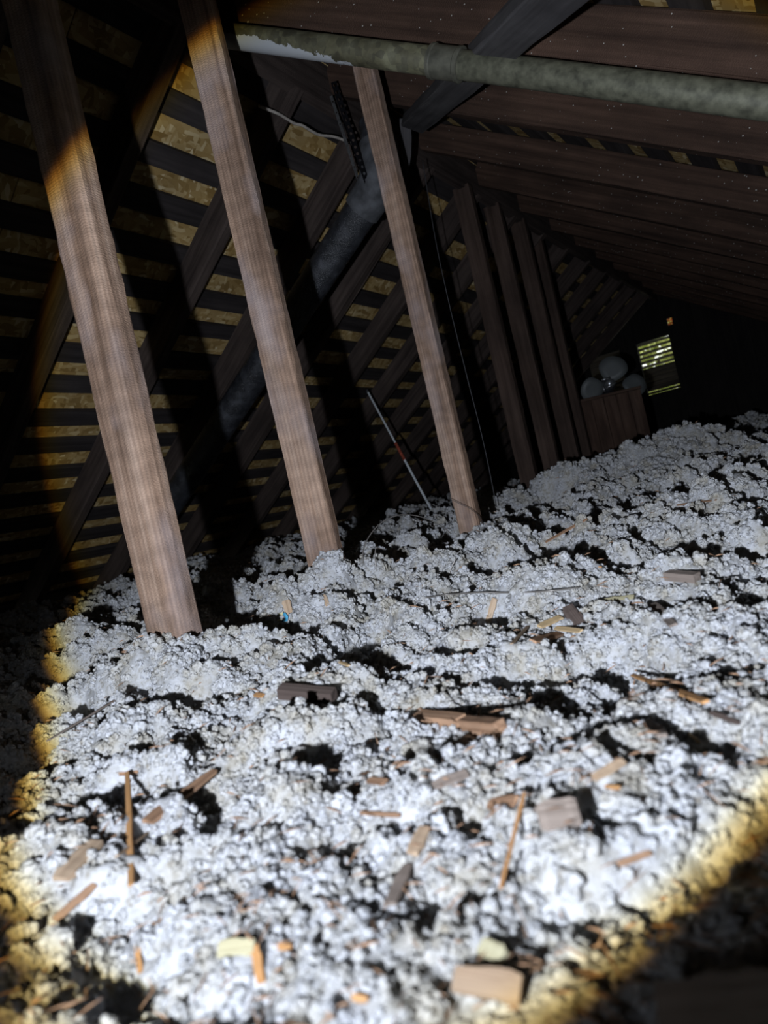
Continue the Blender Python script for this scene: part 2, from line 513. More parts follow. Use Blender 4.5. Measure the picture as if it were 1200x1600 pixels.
def slope(name, side, zr, ds, rmat, raf_w):
    """one roof slope: rafters, spaced sheathing boards over them, sheets of strand board on top"""
    root = empty(name, W(2.5, ER, zr))
    tag(root, kind='structure')
    s_ = 1 if side == 'r' else -1
    down = (EV * s_ + Vector((0, 0, -TAN))).normalized()
    nrm_ = (EV * s_ * TAN + Vector((0, 0, 1))).normalized()
    Ls = 2.62 if side == 'r' else 2.58
    base = lambda d, s, n: W(d, ER, zr) + down * s + nrm_ * n
    for i, d in enumerate(ds):
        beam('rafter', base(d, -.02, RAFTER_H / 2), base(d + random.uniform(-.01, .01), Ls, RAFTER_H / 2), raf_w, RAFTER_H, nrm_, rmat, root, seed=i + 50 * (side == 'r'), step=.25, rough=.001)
    # spaced boards
    pitch, bw = .136, .064
    k = 0
    s = .05
    cuts = [BACK, .2, 1.1, 2.3, 3.4, 4.6, 5.6, GABLE]
    while s < Ls - .02:
        joints = [BACK] + sorted(random.sample([-.2, .6, 2.9, 3.7, 4.5, 5.3], 2)) + [GABLE]
        for a, b in zip(joints[:-1], joints[1:]):
            off = random.uniform(-.006, .006)
            w_ = bw + random.uniform(-.006, .006)
            p0 = base(a + .003, s + off, RAFTER_H + .010); p1 = base(b - .003, s + off + random.uniform(-.004, .004), RAFTER_H + .010)
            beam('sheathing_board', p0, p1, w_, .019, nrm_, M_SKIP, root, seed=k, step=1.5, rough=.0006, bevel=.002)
            k += 1
        s += pitch
    fa, fb = base(BACK - .05, -.16, RAFTER_H + .05), base(GABLE + .08, -.16, RAFTER_H + .05)
    fc, fd = base(GABLE + .08, Ls + .1, RAFTER_H + .05), base(BACK - .05, Ls + .1, RAFTER_H + .05)
    Vf = [p + nrm_ * q for q in (0, .006) for p in (fa, fb, fc, fd)]
    link('daylight_seal', mesh('daylight_seal', Vf, [(3, 2, 1, 0), (4, 5, 6, 7), (0, 1, 5, 4), (1, 2, 6, 5), (2, 3, 7, 6), (3, 0, 4, 7)]), M_GABLE, root, Matrix.Identity(4))  # unseen sheet added over the boards to block daylight leaks
    # strand board sheets
    th = .012
    n0 = RAFTER_H + .0205
    row = 0
    s = -.10
    while s < Ls:
        s1 = min(s + 1.19, Ls + .06)
        d = BACK - (.6 if row % 2 else 0)
        while d < GABLE:
            a, b = max(d, BACK), min(d + 2.38, GABLE + .05)
            if b > a:
                M = Matrix.Identity(4)
                o0 = base(a, s, n0)
                for i in range(3):
                    M[i][0], M[i][1], M[i][2], M[i][3] = DV[i], down[i], DV.cross(down)[i], o0[i]
                zs = 1 if DV.cross(down).dot(nrm_) > 0 else -1
                lx, ly = b - a - .003, s1 - s - .003
                V = [(x, y, z * zs) for z in (0, th) for x, y in ((0, 0), (lx, 0), (lx, ly), (0, ly))]
                link('strand_board', mesh('strand_board', V, [(3, 2, 1, 0), (4, 5, 6, 7), (0, 1, 5, 4), (1, 2, 6, 5), (2, 3, 7, 6), (3, 0, 4, 7)]), M_OSB, root, M)
            d += 2.38
        s = s1
        row += 1
    return root


left_ds = [-.75, -.32, .05, .47, .87, 1.26, 1.67, 2.05, 2.45, 2.86, 3.26, 3.66, 4.06, 4.46, 4.86, 5.26, 5.66, 6.06]
right_ds = [-.8, -.38, .05, .47, .93, 1.39, 1.86, 2.40, 2.90, 3.36, 3.80, 4.22, 4.64, 5.06, 5.48, 5.9, 6.28]
roof_l = slope('ceiling_left', 'l', ZL, left_ds, M_RAFL, .042)
roof_r = slope('ceiling_right', 'r', ZR, right_ds, M_RAFR, .045)
ridge = beam('ridge_beam', W(BACK, ER, ZR + .02), W(GABLE, ER, ZR + .02), .032, .16, (0, 0, 1), M_RAFL, seed=3, step=.4)
tag(ridge, 'dark ridge board running under the roof peak', 'beam', kind='structure')


def plank_wall(name, d, thick, openings, mat, pw=.16, e0=-3.3, e1=1.25, zb=-.33):
    """vertical board wall filling the gable, boards cut round the openings"""
    root = empty(name, W(d, ER, zb)); tag(root, kind='structure')
    edges = {e0, e1, ER}
    for (a, b, c, g) in openings: edges |= {a, b}
    ed = sorted(edges); full = []
    for a, b in zip(ed[:-1], ed[1:]):
        n = max(1, round((b - a) / pw))
        full += [(a + (b - a) * i / n, a + (b - a) * (i + 1) / n) for i in range(n)]
    topz = lambda e: (ZR if e > ER else ZL) + .13 - TAN * abs(e - ER)
    for a, b in full:
        spans = [(zb, None)]
        for (oa, ob, oc, og) in openings:
            if a >= oa - 1e-6 and b <= ob + 1e-6:
                spans = [(zb, oc), (og, None)] if len(spans) == 1 else [spans[0]] + [(spans[0][0], oc)]
        for z0, z1 in spans:
            ta = topz(a) if z1 is None else z1; tb = topz(b) if z1 is None else z1
            if max(ta, tb) < z0 + .01: continue
            ta, tb = max(ta, z0 + .005), max(tb, z0 + .005)
            g = -.001; kk = .004 * (len(root.children) % 2)
            pts = [(a + g, z0), (b - g, z0), (b - g, tb), (a + g, ta)]
            V = [W(d + q + kk, e, z) for q in (0, thick) for e, z in pts]
            link('plank', mesh('plank', V, [(0, 1, 2, 3), (7, 6, 5, 4), (1, 0, 4, 5), (2, 1, 5, 6), (3, 2, 6, 7), (0, 3, 7, 4)]), mat, root, Matrix.Identity(4))
    return root


def gable_de(px, py):
    r = ray(px, py)
    t = GABLE / r.dot(DV)
    p = r * t
    return p.dot(EV), p.z


wA0 = gable_de(994, 540); wA1 = gable_de(1062, 604)
eA0, eA1, zA1, zA0 = gable_de(1003, 580)[0], gable_de(1055, 563)[0], gable_de(1019, 530)[1], gable_de(1040, 612)[1]
eB0, eB1 = gable_de(925, 590)[0], gable_de(975, 575)[0]
zB1, zB0 = zA1, zA0
hx, hz = gable_de(1041, 504)
WIN = [(eB0, eB1, zB0, zB1), (eA0, eA1, zA0, zA1), (hx - .022, hx + .022, hz - .030, hz + .030)]
if not (hx - .022 > eA1):
    WIN[2] = (eA1 + .004, eA1 + .048, hz - .03, hz + .03)
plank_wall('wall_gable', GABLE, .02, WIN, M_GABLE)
plank_wall('wall_back', BACK - .02, .02, [], M_GABLE, pw=.4)  # unseen end wall, added to close off outside daylight

for i, (a, b, z0, z1) in enumerate(WIN[:2]):
    root = empty('window_%d' % (i + 1), W(GABLE, (a + b) / 2, z0)); tag(root, kind='structure')
    bm = bmesh.new()
    fw = .022
    for (ea, eb, za, zb) in ((a - fw, a + .004, z0 - fw, z1 + fw), (b - .004, b + fw, z0 - fw, z1 + fw), (a, b, z1 - .004, z1 + fw), (a, b, z0 - fw, z0 + .004)):
        vs_ = [bm.verts.new(W(GABLE + q, e, z)) for q in (-.012, .05) for e, z in ((ea, za), (eb, za), (eb, zb), (ea, zb))]
        for f_ in ((0, 1, 2, 3), (7, 6, 5, 4), (1, 0, 4, 5), (2, 1, 5, 6), (3, 2, 6, 7), (0, 3, 7, 4)): bm.faces.new([vs_[q] for q in f_])
    me = bpy.data.meshes.new('louver_frame'); bm.to_mesh(me); bm.free()
    link('louver_frame', me, M_GABLE, root, Matrix.Identity(4))
    n = 12
    for k in range(n):
        zc = z0 + (z1 - z0) * (k + .5) / n
        tilt = random.uniform(-.002, .002)
        hgt = (z1 - z0) / n
        # inner edge high, outer edge low; the lower half of the blades is tilted nearly shut to dim the daylight there
        shut = .55 if (k > 5 or k == 0) else 2.0
        if i == 0: shut = 1.5 if k in (1, 2, 5) else 2.2
        p0 = W(GABLE + .02, a + .005, zc + tilt); p1 = W(GABLE + .02, b - .005, zc - tilt)
        up = (DV * .6 + Vector((0, 0, -shut * .6))).normalized()
        beam('slat', p0, p1, .004, hgt * (.8 if shut < 1 else 1.12), up, M_SLAT, root, seed=k, step=.1, bevel=.001, rough=.0006)


def leaf_cloud(name, centre, rx, rz, n, size, mat, stem=True, depth=.4):
    root = empty(name, centre - Vector((0, 0, rz)))
    V, Fc = [], []
    for i in range(n):
        while True:
            q = Vector((random.uniform(-1, 1), random.uniform(-1, 1), random.uniform(-1, 1)))
            if q.length < 1: break
        c = centre + EV * q.x * rx + DV * q.y * depth + Vector((0, 0, q.z * rz))
        R = Matrix.Rotation(random.uniform(0, 6.28), 3, Vector((random.gauss(0, 1), random.gauss(0, 1), random.gauss(0, 1))).normalized())
        k = len(V); s = size * random.uniform(.6, 1.3)
        for x, y, z in ((-1, 0, 0), (-.4, .42, .12), (.4, .38, .12), (1, 0, 0), (.4, -.38, .1), (-.4, -.42, .1)):
            V.append(c + R @ Vector((x * s, y * s, z * s)))
        Fc += [(k, k + 1, k + 2, k + 3), (k, k + 3, k + 4, k + 5)]
    fo = link('foliage', mesh('foliage', V, Fc), mat, root, Matrix.Identity(4)); fo['kind'] = 'stuff'
    if stem:
        tube('trunk', [centre - Vector((0, 0, rz + 1.0)), centre - Vector((0, 0, rz * .3)), centre + Vector((0.05, 0, rz * .4))], .04, M_SLAT, root, n=8, radii=[.06, .045, .02])
    return root


tree = leaf_cloud('garden_tree', W(GABLE + 1.3, -1.45, .62), 1.0, .7, 900, .085, M_LEAF)
tag(tree, 'yellow-green garden tree glimpsed through the gable louvers', 'tree')
sun_spot = leaf_cloud('sunlit_spot_leaves', W(GABLE + .10, (WIN[2][0] + WIN[2][1]) / 2, hz), .05, .05, 60, .025, M_LEAFO, stem=False, depth=.03)  # leaves added to stand for the sunlit orange spot in the gap
tag(sun_spot, 'added orange leaves standing for a sunlit spot in the small gap above the louver', 'leaves')


# ------------------------------------------------------------------ terrain of loose insulation
def vnoise(x, y, seed=0):
    xi, yi = np.floor(x).astype(np.int64), np.floor(y).astype(np.int64)
    xf, yf = x - xi, y - yi

    def g(ix, iy):
        h = (ix * 374761393 + iy * 668265263 + seed * 974711) & 0xffffffff
        h = ((h ^ (h >> 13)) * 1274126177) & 0xffffffff
        a = ((h ^ (h >> 16)) & 0xffff) / 65536.0 * 2 * np.pi
        return np.cos(a), np.sin(a)
    u = xf * xf * xf * (xf * (xf * 6 - 15) + 10); v = yf * yf * yf * (yf * (yf * 6 - 15) + 10)

    def dot(ix, iy, dx, dy):
        a, b = g(ix, iy); return a * dx + b * dy
    n00 = dot(xi, yi, xf, yf); n10 = dot(xi + 1, yi, xf - 1, yf); n01 = dot(xi, yi + 1, xf, yf - 1); n11 = dot(xi + 1, yi + 1, xf - 1, yf - 1)
    return ((n00 * (1 - u) + n10 * u) * (1 - v) + (n01 * (1 - u) + n11 * u) * v) * 1.5


def worley(x, y, seed=0):
    xi, yi = np.floor(x).astype(np.int64), np.floor(y).astype(np.int64)
    best = np.full(x.shape, 9.0)
    for dx in (-1, 0, 1):
        for dy in (-1, 0, 1):
            ix, iy = xi + dx, yi + dy
            h = (ix * 73856093 ^ iy * 19349663 ^ (seed * 83492791)) & 0xffffffff
            h = ((h ^ (h >> 15)) * 2246822519) & 0xffffffff
            h2 = ((h ^ (h >> 13)) * 3266489917) & 0xffffffff
            px = ix + (h & 0xffff) / 65536.0; py = iy + (h2 & 0xffff) / 65536.0
            best = np.minimum(best, (px - x) ** 2 + (py - y) ** 2)
    return np.sqrt(best)


BY = np.array([0, .5, .9, 1.3, 1.8, 2.3, 2.9, 3.6, 5, 7.5]); BZ = np.array([-.190, -.188, -.160, -.130, -.115, -.10, -.075, -.06, -.05, -.04])
# x, y, amplitude, radius x, radius y
BUMPS = [(-.33, .96, .050, .10, .09), (-.15, 1.27, .052, .13, .09), (.21, 1.80, .006, .14, .10),
         (1.02, 2.65, .095, .42, .30), (.72, 2.55, .045, .3, .25), (2.15, 4.3, .085, .6, .5), (1.5, 2.5, -.01, .3, .3), (1.75, 3.2, -.05, .5, .3),
         (.10, 1.54, -.085, .20, .10), (.10, 1.34, .020, .22, .06), (-.29, 1.30, -.045, .07, .16), (-.22, 1.12, -.03, .04, .06), (.44, 1.60, -.025, .12, .10)]


def bump_at(px, py, wpx, rel, stretch=1.0):
    """a hollow (rel < 0) or clump (rel > 0) where the sight line meets the even floor"""
    r_ = ray(px, py)
    t = .3
    for _ in range(40): t = .5 * t + .5 * float(np.interp(t, BY, BZ)) / min(r_.z, -.02)
    rad = wpx / F * t
    BUMPS.append((r_.x * t, t, rel * rad, rad, rad * stretch))


for a_ in [(935, 1310, 38, -1.0, 1.3), (662, 1395, 32, -1.0, 1.2), (1000, 1055, 48, -.9, 1.2), (935, 1015, 50, -.8, 1), (490, 1212, 28, -.8, 1.2), (1055, 1165, 28, -1.0, 1),
           (1090, 875, 70, -.8, 1), (850, 880, 60, -.8, 1), (735, 962, 45, -.7, 1), (1180, 865, 60, -.8, 1), (560, 1015, 40, -.7, 1), (300, 1150, 26, -.8, 1),
           (740, 1290, 26, -.7, 1), (600, 1110, 30, -.7, 1), (1130, 1185, 40, -.9, 1), (390, 1120, 26, -.7, 1), (820, 800, 50, -.8, 1), (960, 800, 70, -.7, 1), (255, 1490, 26, -.6, 1.4),
           (880, 1345, 40, .7, 1), (470, 1265, 45, .7, 1), (420, 1350, 50, .6, 1), (1110, 985, 80, .5, 1), (300, 1040, 60, .4, 1), (640, 1270, 40, .5, 1), (700, 1175, 40, .4, 1),
           (560, 950, 50, .5, 1), (820, 930, 50, .4, 1), (1000, 1130, 45, .5, 1), (540, 1450, 50, .6, 1), (790, 1430, 40, .6, 1), (200, 1120, 40, .5, 1), (1150, 1090, 60, .5, 1), (950, 1190, 30, .5, 1)]:
    bump_at(*a_)


def height(x, y):
    x = np.asarray(x, float); y = np.asarray(y, float)
    r = np.sqrt(x * x + y * y)
    h = np.interp(y, BY, BZ)
    h = np.where(y < 0, -.190, h)
    for bx, by, a, rx, ry in BUMPS:
        h = h + a * np.exp(-((x - bx) / rx) ** 2 - ((y - by) / ry) ** 2)
    far = np.clip((r - .3) / 1.2, 0, 1)
    wx = x + .022 * vnoise(x * 9, y * 9, 91) + .006 * vnoise(x * 34, y * 34, 93); wy = y + .022 * vnoise(x * 9 + 5, y * 9, 92) + .006 * vnoise(x * 34 + 9, y * 34, 94)
    dome = lambda d: 1 - np.minimum(d * 1.15, 1.0) ** 2
    h = h + (.012 + .014 * far) * vnoise(x * 3.1, y * 3.1, 1)
    h = h + (.020 + .050 * far) * (np.abs(vnoise(wx * 7.5, wy * 7.5, 2)) - .3)
    h = h + (.015 + .028 * far) * (dome(worley(wx * 17, wy * 17, 3)) - .6)
    h = h + (.009 + .008 * far) * (dome(worley(wx * 38, wy * 38, 6)) - .6)
    h = h + .0038 * (dome(worley(wx * 90, wy * 90, 4)) - .6)
    # hollows between clumps
    pit = vnoise(wx * 8 + 3, wy * 8, 5)
    h = h - .040 * far * np.clip((vnoise(wx * 4.3 + 8, wy * 4.3, 7) - .24) / .2, 0, 1)
    h = h - (.018 + .034 * far) * np.clip((pit - .26) / .2, 0, 1)
    return h


def hz_(x, y):
    return float(height(np.array([x]), np.array([y]))[0])


# the heap meets each post at the height seen in the photograph
for px_, py_, Y_ in ((270, 1003, .975), (512, 888, 1.28), (736, 833, 1.77), (832, 772, 2.85), (868, 755, 3.10), (640, 890, 1.36), (560, 893, 1.33), (760, 868, 1.40), (1030, 694, 2.65), (930, 733, 2.6), (1190, 696, 2.7), (1110, 692, 2.7)):
    r_ = ray(px_, py_)
    BUMPS.append((r_.x * Y_, Y_ - .01, r_.z * Y_ - hz_(r_.x * Y_, Y_ - .01), .065 * max(1, Y_ * .8), .06 * max(1, Y_ * .8)))


def ground(px, py, lift=0.0):
    """where the sight line through a point of the photograph meets the insulation"""
    r = ray(px, py)
    ts = np.geomspace(.14, 5.5, 1500)
    z = r.z * ts; h = height(r.x * ts, ts)
    k = np.nonzero(z < h + lift)[0]
    t = ts[k[0]] if len(k) else 5.5
    return r * float(t)


rng = np.random.default_rng(11)
# skin of the heap: polar grid round the camera foot
NR, NA = 760, 640
rr = np.geomspace(.06, 7.6, NR)
aa = np.radians(np.linspace(-74, 74, NA))
R_, A_ = np.meshgrid(rr, aa, indexing='ij')
X = (R_ * np.sin(A_)).ravel(); Y = (R_ * np.cos(A_)).ravel()
Z = height(X, Y)
dcoord = X * DV.x + Y * DV.y; ecoord = X * EV.x + Y * EV.y
inside = (dcoord < GABLE - .02) & (Z < ZL - .02 + TAN * (ecoord - ER)) & (Z < ZR - .02 - TAN * (ecoord - ER)) & (ecoord < 1.2)
idx = np.arange(NR * NA).reshape(NR, NA)
q = np.stack([idx[:-1, :-1], idx[:-1, 1:], idx[1:, 1:], idx[1:, :-1]], -1).reshape(-1, 4)
q = q[:, ::-1]
q = q[inside[q].all(1)]
used = np.unique(q)
remap = -np.ones(NR * NA, np.int64); remap[used] = np.arange(len(used))
q = remap[q]
base_v = np.stack([X, Y, Z], 1)[used]

# tufts: loose points carrying a size
pts, siz = [], []
r = .16
while r < 6.3:
    sp = .0056 + .0026 * max(0, r - .5)
    sp = min(sp, .017)
    a0, a1 = (-47, 47) if r > .5 else (-62, 62)
    n = int(math.radians(a1 - a0) * r / sp)
    a = np.radians(np.linspace(a0, a1, n)) + rng.normal(0, .35, n) * sp / r
    rad = r + rng.normal(0, .35, n) * sp
    x = rad * np.sin(a); y = rad * np.cos(a)
    dens = .5 + .5 * vnoise(x * 30, y * 30, 21) + .25
    keep = rng.random(n) < np.clip(dens + .25, .45, 1)
    x, y = x[keep], y[keep]
    big = rng.random(len(x))
    s = sp * (.34 + .52 * big ** 2 + 1.0 * np.clip(big - .955, 0, 1) / .045 * .8)
    lift = (rng.random(len(x)) - .75) * s * .8
    # a share of the tufts is heaped on top of the others
    hp = (vnoise(x * 45, y * 45, 33) > .2) & (rng.random(len(x)) < .4) & (big < .9)
    lift = lift + np.where(hp, sp * rng.uniform(.2, .9, len(x)), 0)
    pts.append(np.stack([x, y, height(x, y) + lift], 1)); siz.append(s)
    r += sp * .9
P = np.concatenate(pts); Sz = np.concatenate(siz)
dcoord = P[:, 0] * DV.x + P[:, 1] * DV.y; ecoord = P[:, 0] * EV.x + P[:, 1] * EV.y
ok = (dcoord < GABLE - .05) & (P[:, 2] < ZL - .03 + TAN * (ecoord - ER)) & (P[:, 2] < ZR - .03 - TAN * (ecoord - ER))
P, Sz = P[ok], Sz[ok]
print('tufts', len(P), 'skin quads', len(q))
nb = len(base_v)
allv = np.concatenate([base_v, P]).astype(np.float32)
me = bpy.data.meshes.new('loose_fill_insulation')
me.vertices.add(len(allv)); me.vertices.foreach_set('co', allv.ravel())
me.loops.add(q.size); me.loops.foreach_set('vertex_index', q.ravel().astype(np.int32))
me.polygons.add(len(q)); me.polygons.foreach_set('loop_start', np.arange(0, q.size, 4, dtype=np.int32))
me.update(calc_edges=True)
me.polygons.foreach_set('use_smooth', np.ones(len(q), bool))
at_s = me.attributes.new('tuft', 'FLOAT', 'POINT')
at_s.data.foreach_set('value', np.concatenate([np.zeros(nb), Sz]).astype(np.float32))
ins = link('loose_fill_insulation', me, M_INS)
tag(ins, 'heaped white loose-fill insulation tufts covering the attic floor', 'insulation', kind='stuff')

ng = bpy.data.node_groups.new('tufts', 'GeometryNodeTree')
ng.interface.new_socket('Geometry', in_out='INPUT', socket_type='NodeSocketGeometry')
ng.interface.new_socket('Geometry', in_out='OUTPUT', socket_type='NodeSocketGeometry')
N, L = ng.nodes, ng.links
gi, go = N.new('NodeGroupInput'), N.new('NodeGroupOutput')
na = N.new('GeometryNodeInputNamedAttribute'); na.data_type = 'FLOAT'; na.inputs['Name'].default_value = 'tuft'
gt = N.new('FunctionNodeCompare'); gt.data_type = 'FLOAT'; gt.operation = 'GREATER_THAN'; gt.inputs[1].default_value = 1e-6
L.new(na.outputs[0], gt.inputs[0])
sep = N.new('GeometryNodeSeparateGeometry'); sep.domain = 'POINT'
L.new(gi.outputs[0], sep.inputs[0]); L.new(gt.outputs[0], sep.inputs[1])
g2i = N.new('GeometryNodeGeometryToInstance')
for k in range(5):
    ico = N.new('GeometryNodeMeshIcoSphere'); ico.inputs['Radius'].default_value = 1.0; ico.inputs['Subdivisions'].default_value = 4 if k < 5 else 3
    posn = N.new('GeometryNodeInputPosition')
    ofs = N.new('ShaderNodeVectorMath'); ofs.operation = 'ADD'; ofs.inputs[1].default_value = (k * 7.3, k * 3.1, k * 1.7)
    L.new(posn.outputs[0], ofs.inputs[0])
    nz = N.new('ShaderNodeTexNoise'); nz.inputs['Scale'].default_value = 1.15; nz.inputs['Detail'].default_value = 4.0; nz.inputs['Roughness'].default_value = .66
    L.new(ofs.outputs[0], nz.inputs['Vector'])
    sb = N.new('ShaderNodeVectorMath'); sb.operation = 'SUBTRACT'; sb.inputs[1].default_value = (.5, .5, .5)
    L.new(nz.outputs['Color'], sb.inputs[0])
    sc = N.new('ShaderNodeVectorMath'); sc.operation = 'SCALE'; sc.inputs['Scale'].default_value = 2.3
    L.new(sb.outputs[0], sc.inputs[0])
    stp = N.new('GeometryNodeSetPosition'); L.new(ico.outputs['Mesh'], stp.inputs[0]); L.new(sc.outputs[0], stp.inputs['Offset'])
    ss = N.new('GeometryNodeSetShadeSmooth'); L.new(stp.outputs[0], ss.inputs[0])
    sm = N.new('GeometryNodeSetMaterial'); sm.inputs['Material'].default_value = M_INS; L.new(ss.outputs[0], sm.inputs[0])
    L.new(sm.outputs[0], g2i.inputs[0])
iop = N.new('GeometryNodeInstanceOnPoints')
L.new(sep.outputs[0], iop.inputs['Points']); L.new(g2i.outputs[0], iop.inputs['Instance'])
iop.inputs['Pick Instance'].default_value = True
ri = N.new('FunctionNodeRandomValue'); ri.data_type = 'INT'
for s_ in ri.inputs:
    if s_.type == 'INT' and s_.name == 'Min': s_.default_value = 0
    if s_.type == 'INT' and s_.name == 'Max': s_.default_value = 4
L.new([o for o in ri.outputs if o.type == 'INT'][0], iop.inputs['Instance Index'])
rv = N.new('FunctionNodeRandomValue'); rv.data_type = 'FLOAT_VECTOR'
[s_ for s_ in rv.inputs if s_.name == 'Max' and s_.type == 'VECTOR'][0].default_value = (6.28, 6.28, 6.28)
L.new([o for o in rv.outputs if o.type == 'VECTOR'][0], iop.inputs['Rotation'])
L.new(na.outputs[0], iop.inputs['Scale'])
jn = N.new('GeometryNodeJoinGeometry')
L.new(iop.outputs[0], jn.inputs[0]); L.new(sep.outputs[1], jn.inputs[0]); L.new(jn.outputs[0], go.inputs[0])
md = ins.modifiers.new('tufts', 'NODES'); md.node_group = ng


# ------------------------------------------------------------------ posts
def post(pix_bottom, Y, top, w, h, mat, label, wane=None, seed=0, turn=0.0, sink=.14, bow=0.0):
    r_ = ray(*pix_bottom)
    b = Vector((r_.x * Y, Y, 0))
    zb = min(hz_(b.x, b.y), r_.z * Y) - sink
    up = Matrix.Rotation(turn, 3, 'Z') @ (-DV)
    me = beam_mesh(w, h, top - zb, wane=wane, seed=seed, step=.03, bevel=.003, rough=.0005, bow=bow)
    o = link('wooden_post', me, mat, None, frame(Vector((b.x, b.y, zb)), Vector((b.x, b.y, top)), up))
    tag(o, label, 'post', 'upright posts under the roof')
    return o


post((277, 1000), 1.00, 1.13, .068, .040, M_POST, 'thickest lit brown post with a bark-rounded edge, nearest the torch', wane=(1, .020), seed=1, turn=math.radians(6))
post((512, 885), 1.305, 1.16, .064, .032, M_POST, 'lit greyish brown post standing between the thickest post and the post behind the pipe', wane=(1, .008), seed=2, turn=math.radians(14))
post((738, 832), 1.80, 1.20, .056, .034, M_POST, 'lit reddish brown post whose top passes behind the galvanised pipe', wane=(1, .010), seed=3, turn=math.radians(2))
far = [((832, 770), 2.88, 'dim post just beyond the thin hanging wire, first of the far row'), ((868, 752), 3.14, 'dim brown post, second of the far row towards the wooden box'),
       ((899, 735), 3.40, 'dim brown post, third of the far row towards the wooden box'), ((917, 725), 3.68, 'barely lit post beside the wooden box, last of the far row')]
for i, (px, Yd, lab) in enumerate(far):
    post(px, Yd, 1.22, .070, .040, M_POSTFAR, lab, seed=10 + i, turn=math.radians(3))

# ------------------------------------------------------------------ galvanised vent pipe hung under the rafters
pr, pl = at(1200, 161, 1.11), at(365, 57, 1.57)
ax = (pr - pl).normalized()
p_start = pl - ax * .08
p_end = pr + ax * .9
pipe = empty('galvanised_pipe', p_start)
def pipe_len(name, a, b, r, mat, parent, n=28):
    Mx = frame(a, b, (0, 0, 1))
    Ln = (b - a).length
    V, Fc = tube_geo([(0, 0, 0), (0, 0, .002), (0, 0, Ln - .002), (0, 0, Ln)], r, n, True, [r * .96, r, r, r * .96])
    me = mesh(name, V, Fc, True); me.set_sharp_from_angle(angle=math.radians(40))
    return link(name, me, mat, parent, Mx)
# coupling where the sight line through (697,98) comes nearest the pipe axis
rd = ray(697, 98); best = min((((p_start + ax * (k * .005)).cross(rd).length / rd.length), k * .005) for k in range(400))[1]
tag(pipe, 'grey-green galvanised pipe with a coupling, slung below the rafters', 'pipe')
pipe_len('pipe_length', p_start, p_start + ax * (best - .01), .0255, M_GALV, pipe)
pipe_len('pipe_length', p_start + ax * (best + .01), p_end, .0255, plain('aged_zinc', (.125, .125, .088), .6, .25, .5, 55, .5, .3), pipe)
cp = []
for s_, rr_ in ((-.034, .028), (-.032, .031), (-.026, .031), (-.024, .0293), (.024, .0293), (.026, .031), (.032, .031), (.034, .028)):
    cp.append((s_, rr_))
V, Fc = tube_geo([(0, 0, s_) for s_, _ in cp], 1, 28, True, [q_ for _, q_ in cp])
me = mesh('coupling', V, Fc, True); me.set_sharp_from_angle(angle=math.radians(30))
link('coupling', me, plain('dull_coupling', (.10, .098, .075), .6, .25, .4, 40), pipe, Matrix.Translation(p_start + ax * best) @ frame(Vector((0, 0, 0)), ax, (0, 0, 1)))

# ------------------------------------------------------------------ diagonal brace under the rafters, and, for a lit strut, the stake hanging at its end
b0, b1 = on_right(646, 193, .022), on_right(880, -25, .022)
ext = (b1 - b0).normalized()
br = beam('diagonal_brace', b0, b1 + ext * .5, .070, .036, (EV * TAN + Vector((0, 0, 1))).normalized(), M_BRACE, seed=31, step=.1)
tag(br, 'dark grey diagonal brace nailed under the rafters behind the galvanised pipe', 'brace')
st0 = at(633, 186, 2.12); st1 = at(637, 268, 2.16)
V = []
for z_, w_, h_ in ((0, .017, .008), (.05, .018, .008), (.10, .014, .007), (.150, .001, .002)):
    V += [(-w_, -h_, z_), (w_, -h_ * .8, z_), (w_ * .9, h_, z_), (-w_, h_ * .9, z_)]
Fc = [(3, 2, 1, 0), (12, 13, 14, 15)] + [(i * 4 + k, i * 4 + (k + 1) % 4, i * 4 + 4 + (k + 1) % 4, i * 4 + 4 + k) for i in range(3) for k in range(4)]
sk = link('lit_strut_wedge', mesh('lit_strut_wedge', V, Fc), M_BRACE, None, frame(st0, st1, (0, -1, 0)))  # its shape stands for the lit part of a strut between shadows
tag(sk, 'lit part of a strut, shaped as a small pointed grey stake hanging below the end of the diagonal brace', 'wedge')

# ------------------------------------------------------------------ black drain pipe along the rafters
bp = empty('black_drain_pipe', at(578, 310, 2.15))
A, B = at(572, 318, 2.17), at(262, 795, 2.95)
tube('pipe_length', [A, A.lerp(B, .5), B + (B - A) * .12], .053, M_BLACKPIPE, bp, n=32)
u_ = (A - B).normalized()
upv = Vector((.10, .12, 1)).normalized()
elb = [A - u_ * .025, A + u_ * .035, A + u_ * .07 + upv * .02, A + u_ * .085 + upv * .06, A + u_ * .09 + upv * .11]
tube('elbow', spline(elb, 5), .059, M_DUSTY, bp, n=32)
tube('pipe_stub', [elb[-1], elb[-1] + upv * .07], .052, M_BLACKPIPE, bp, n=28)
tag(bp, 'glossy black drain pipe sloping down along the underside of the roof', 'pipe')


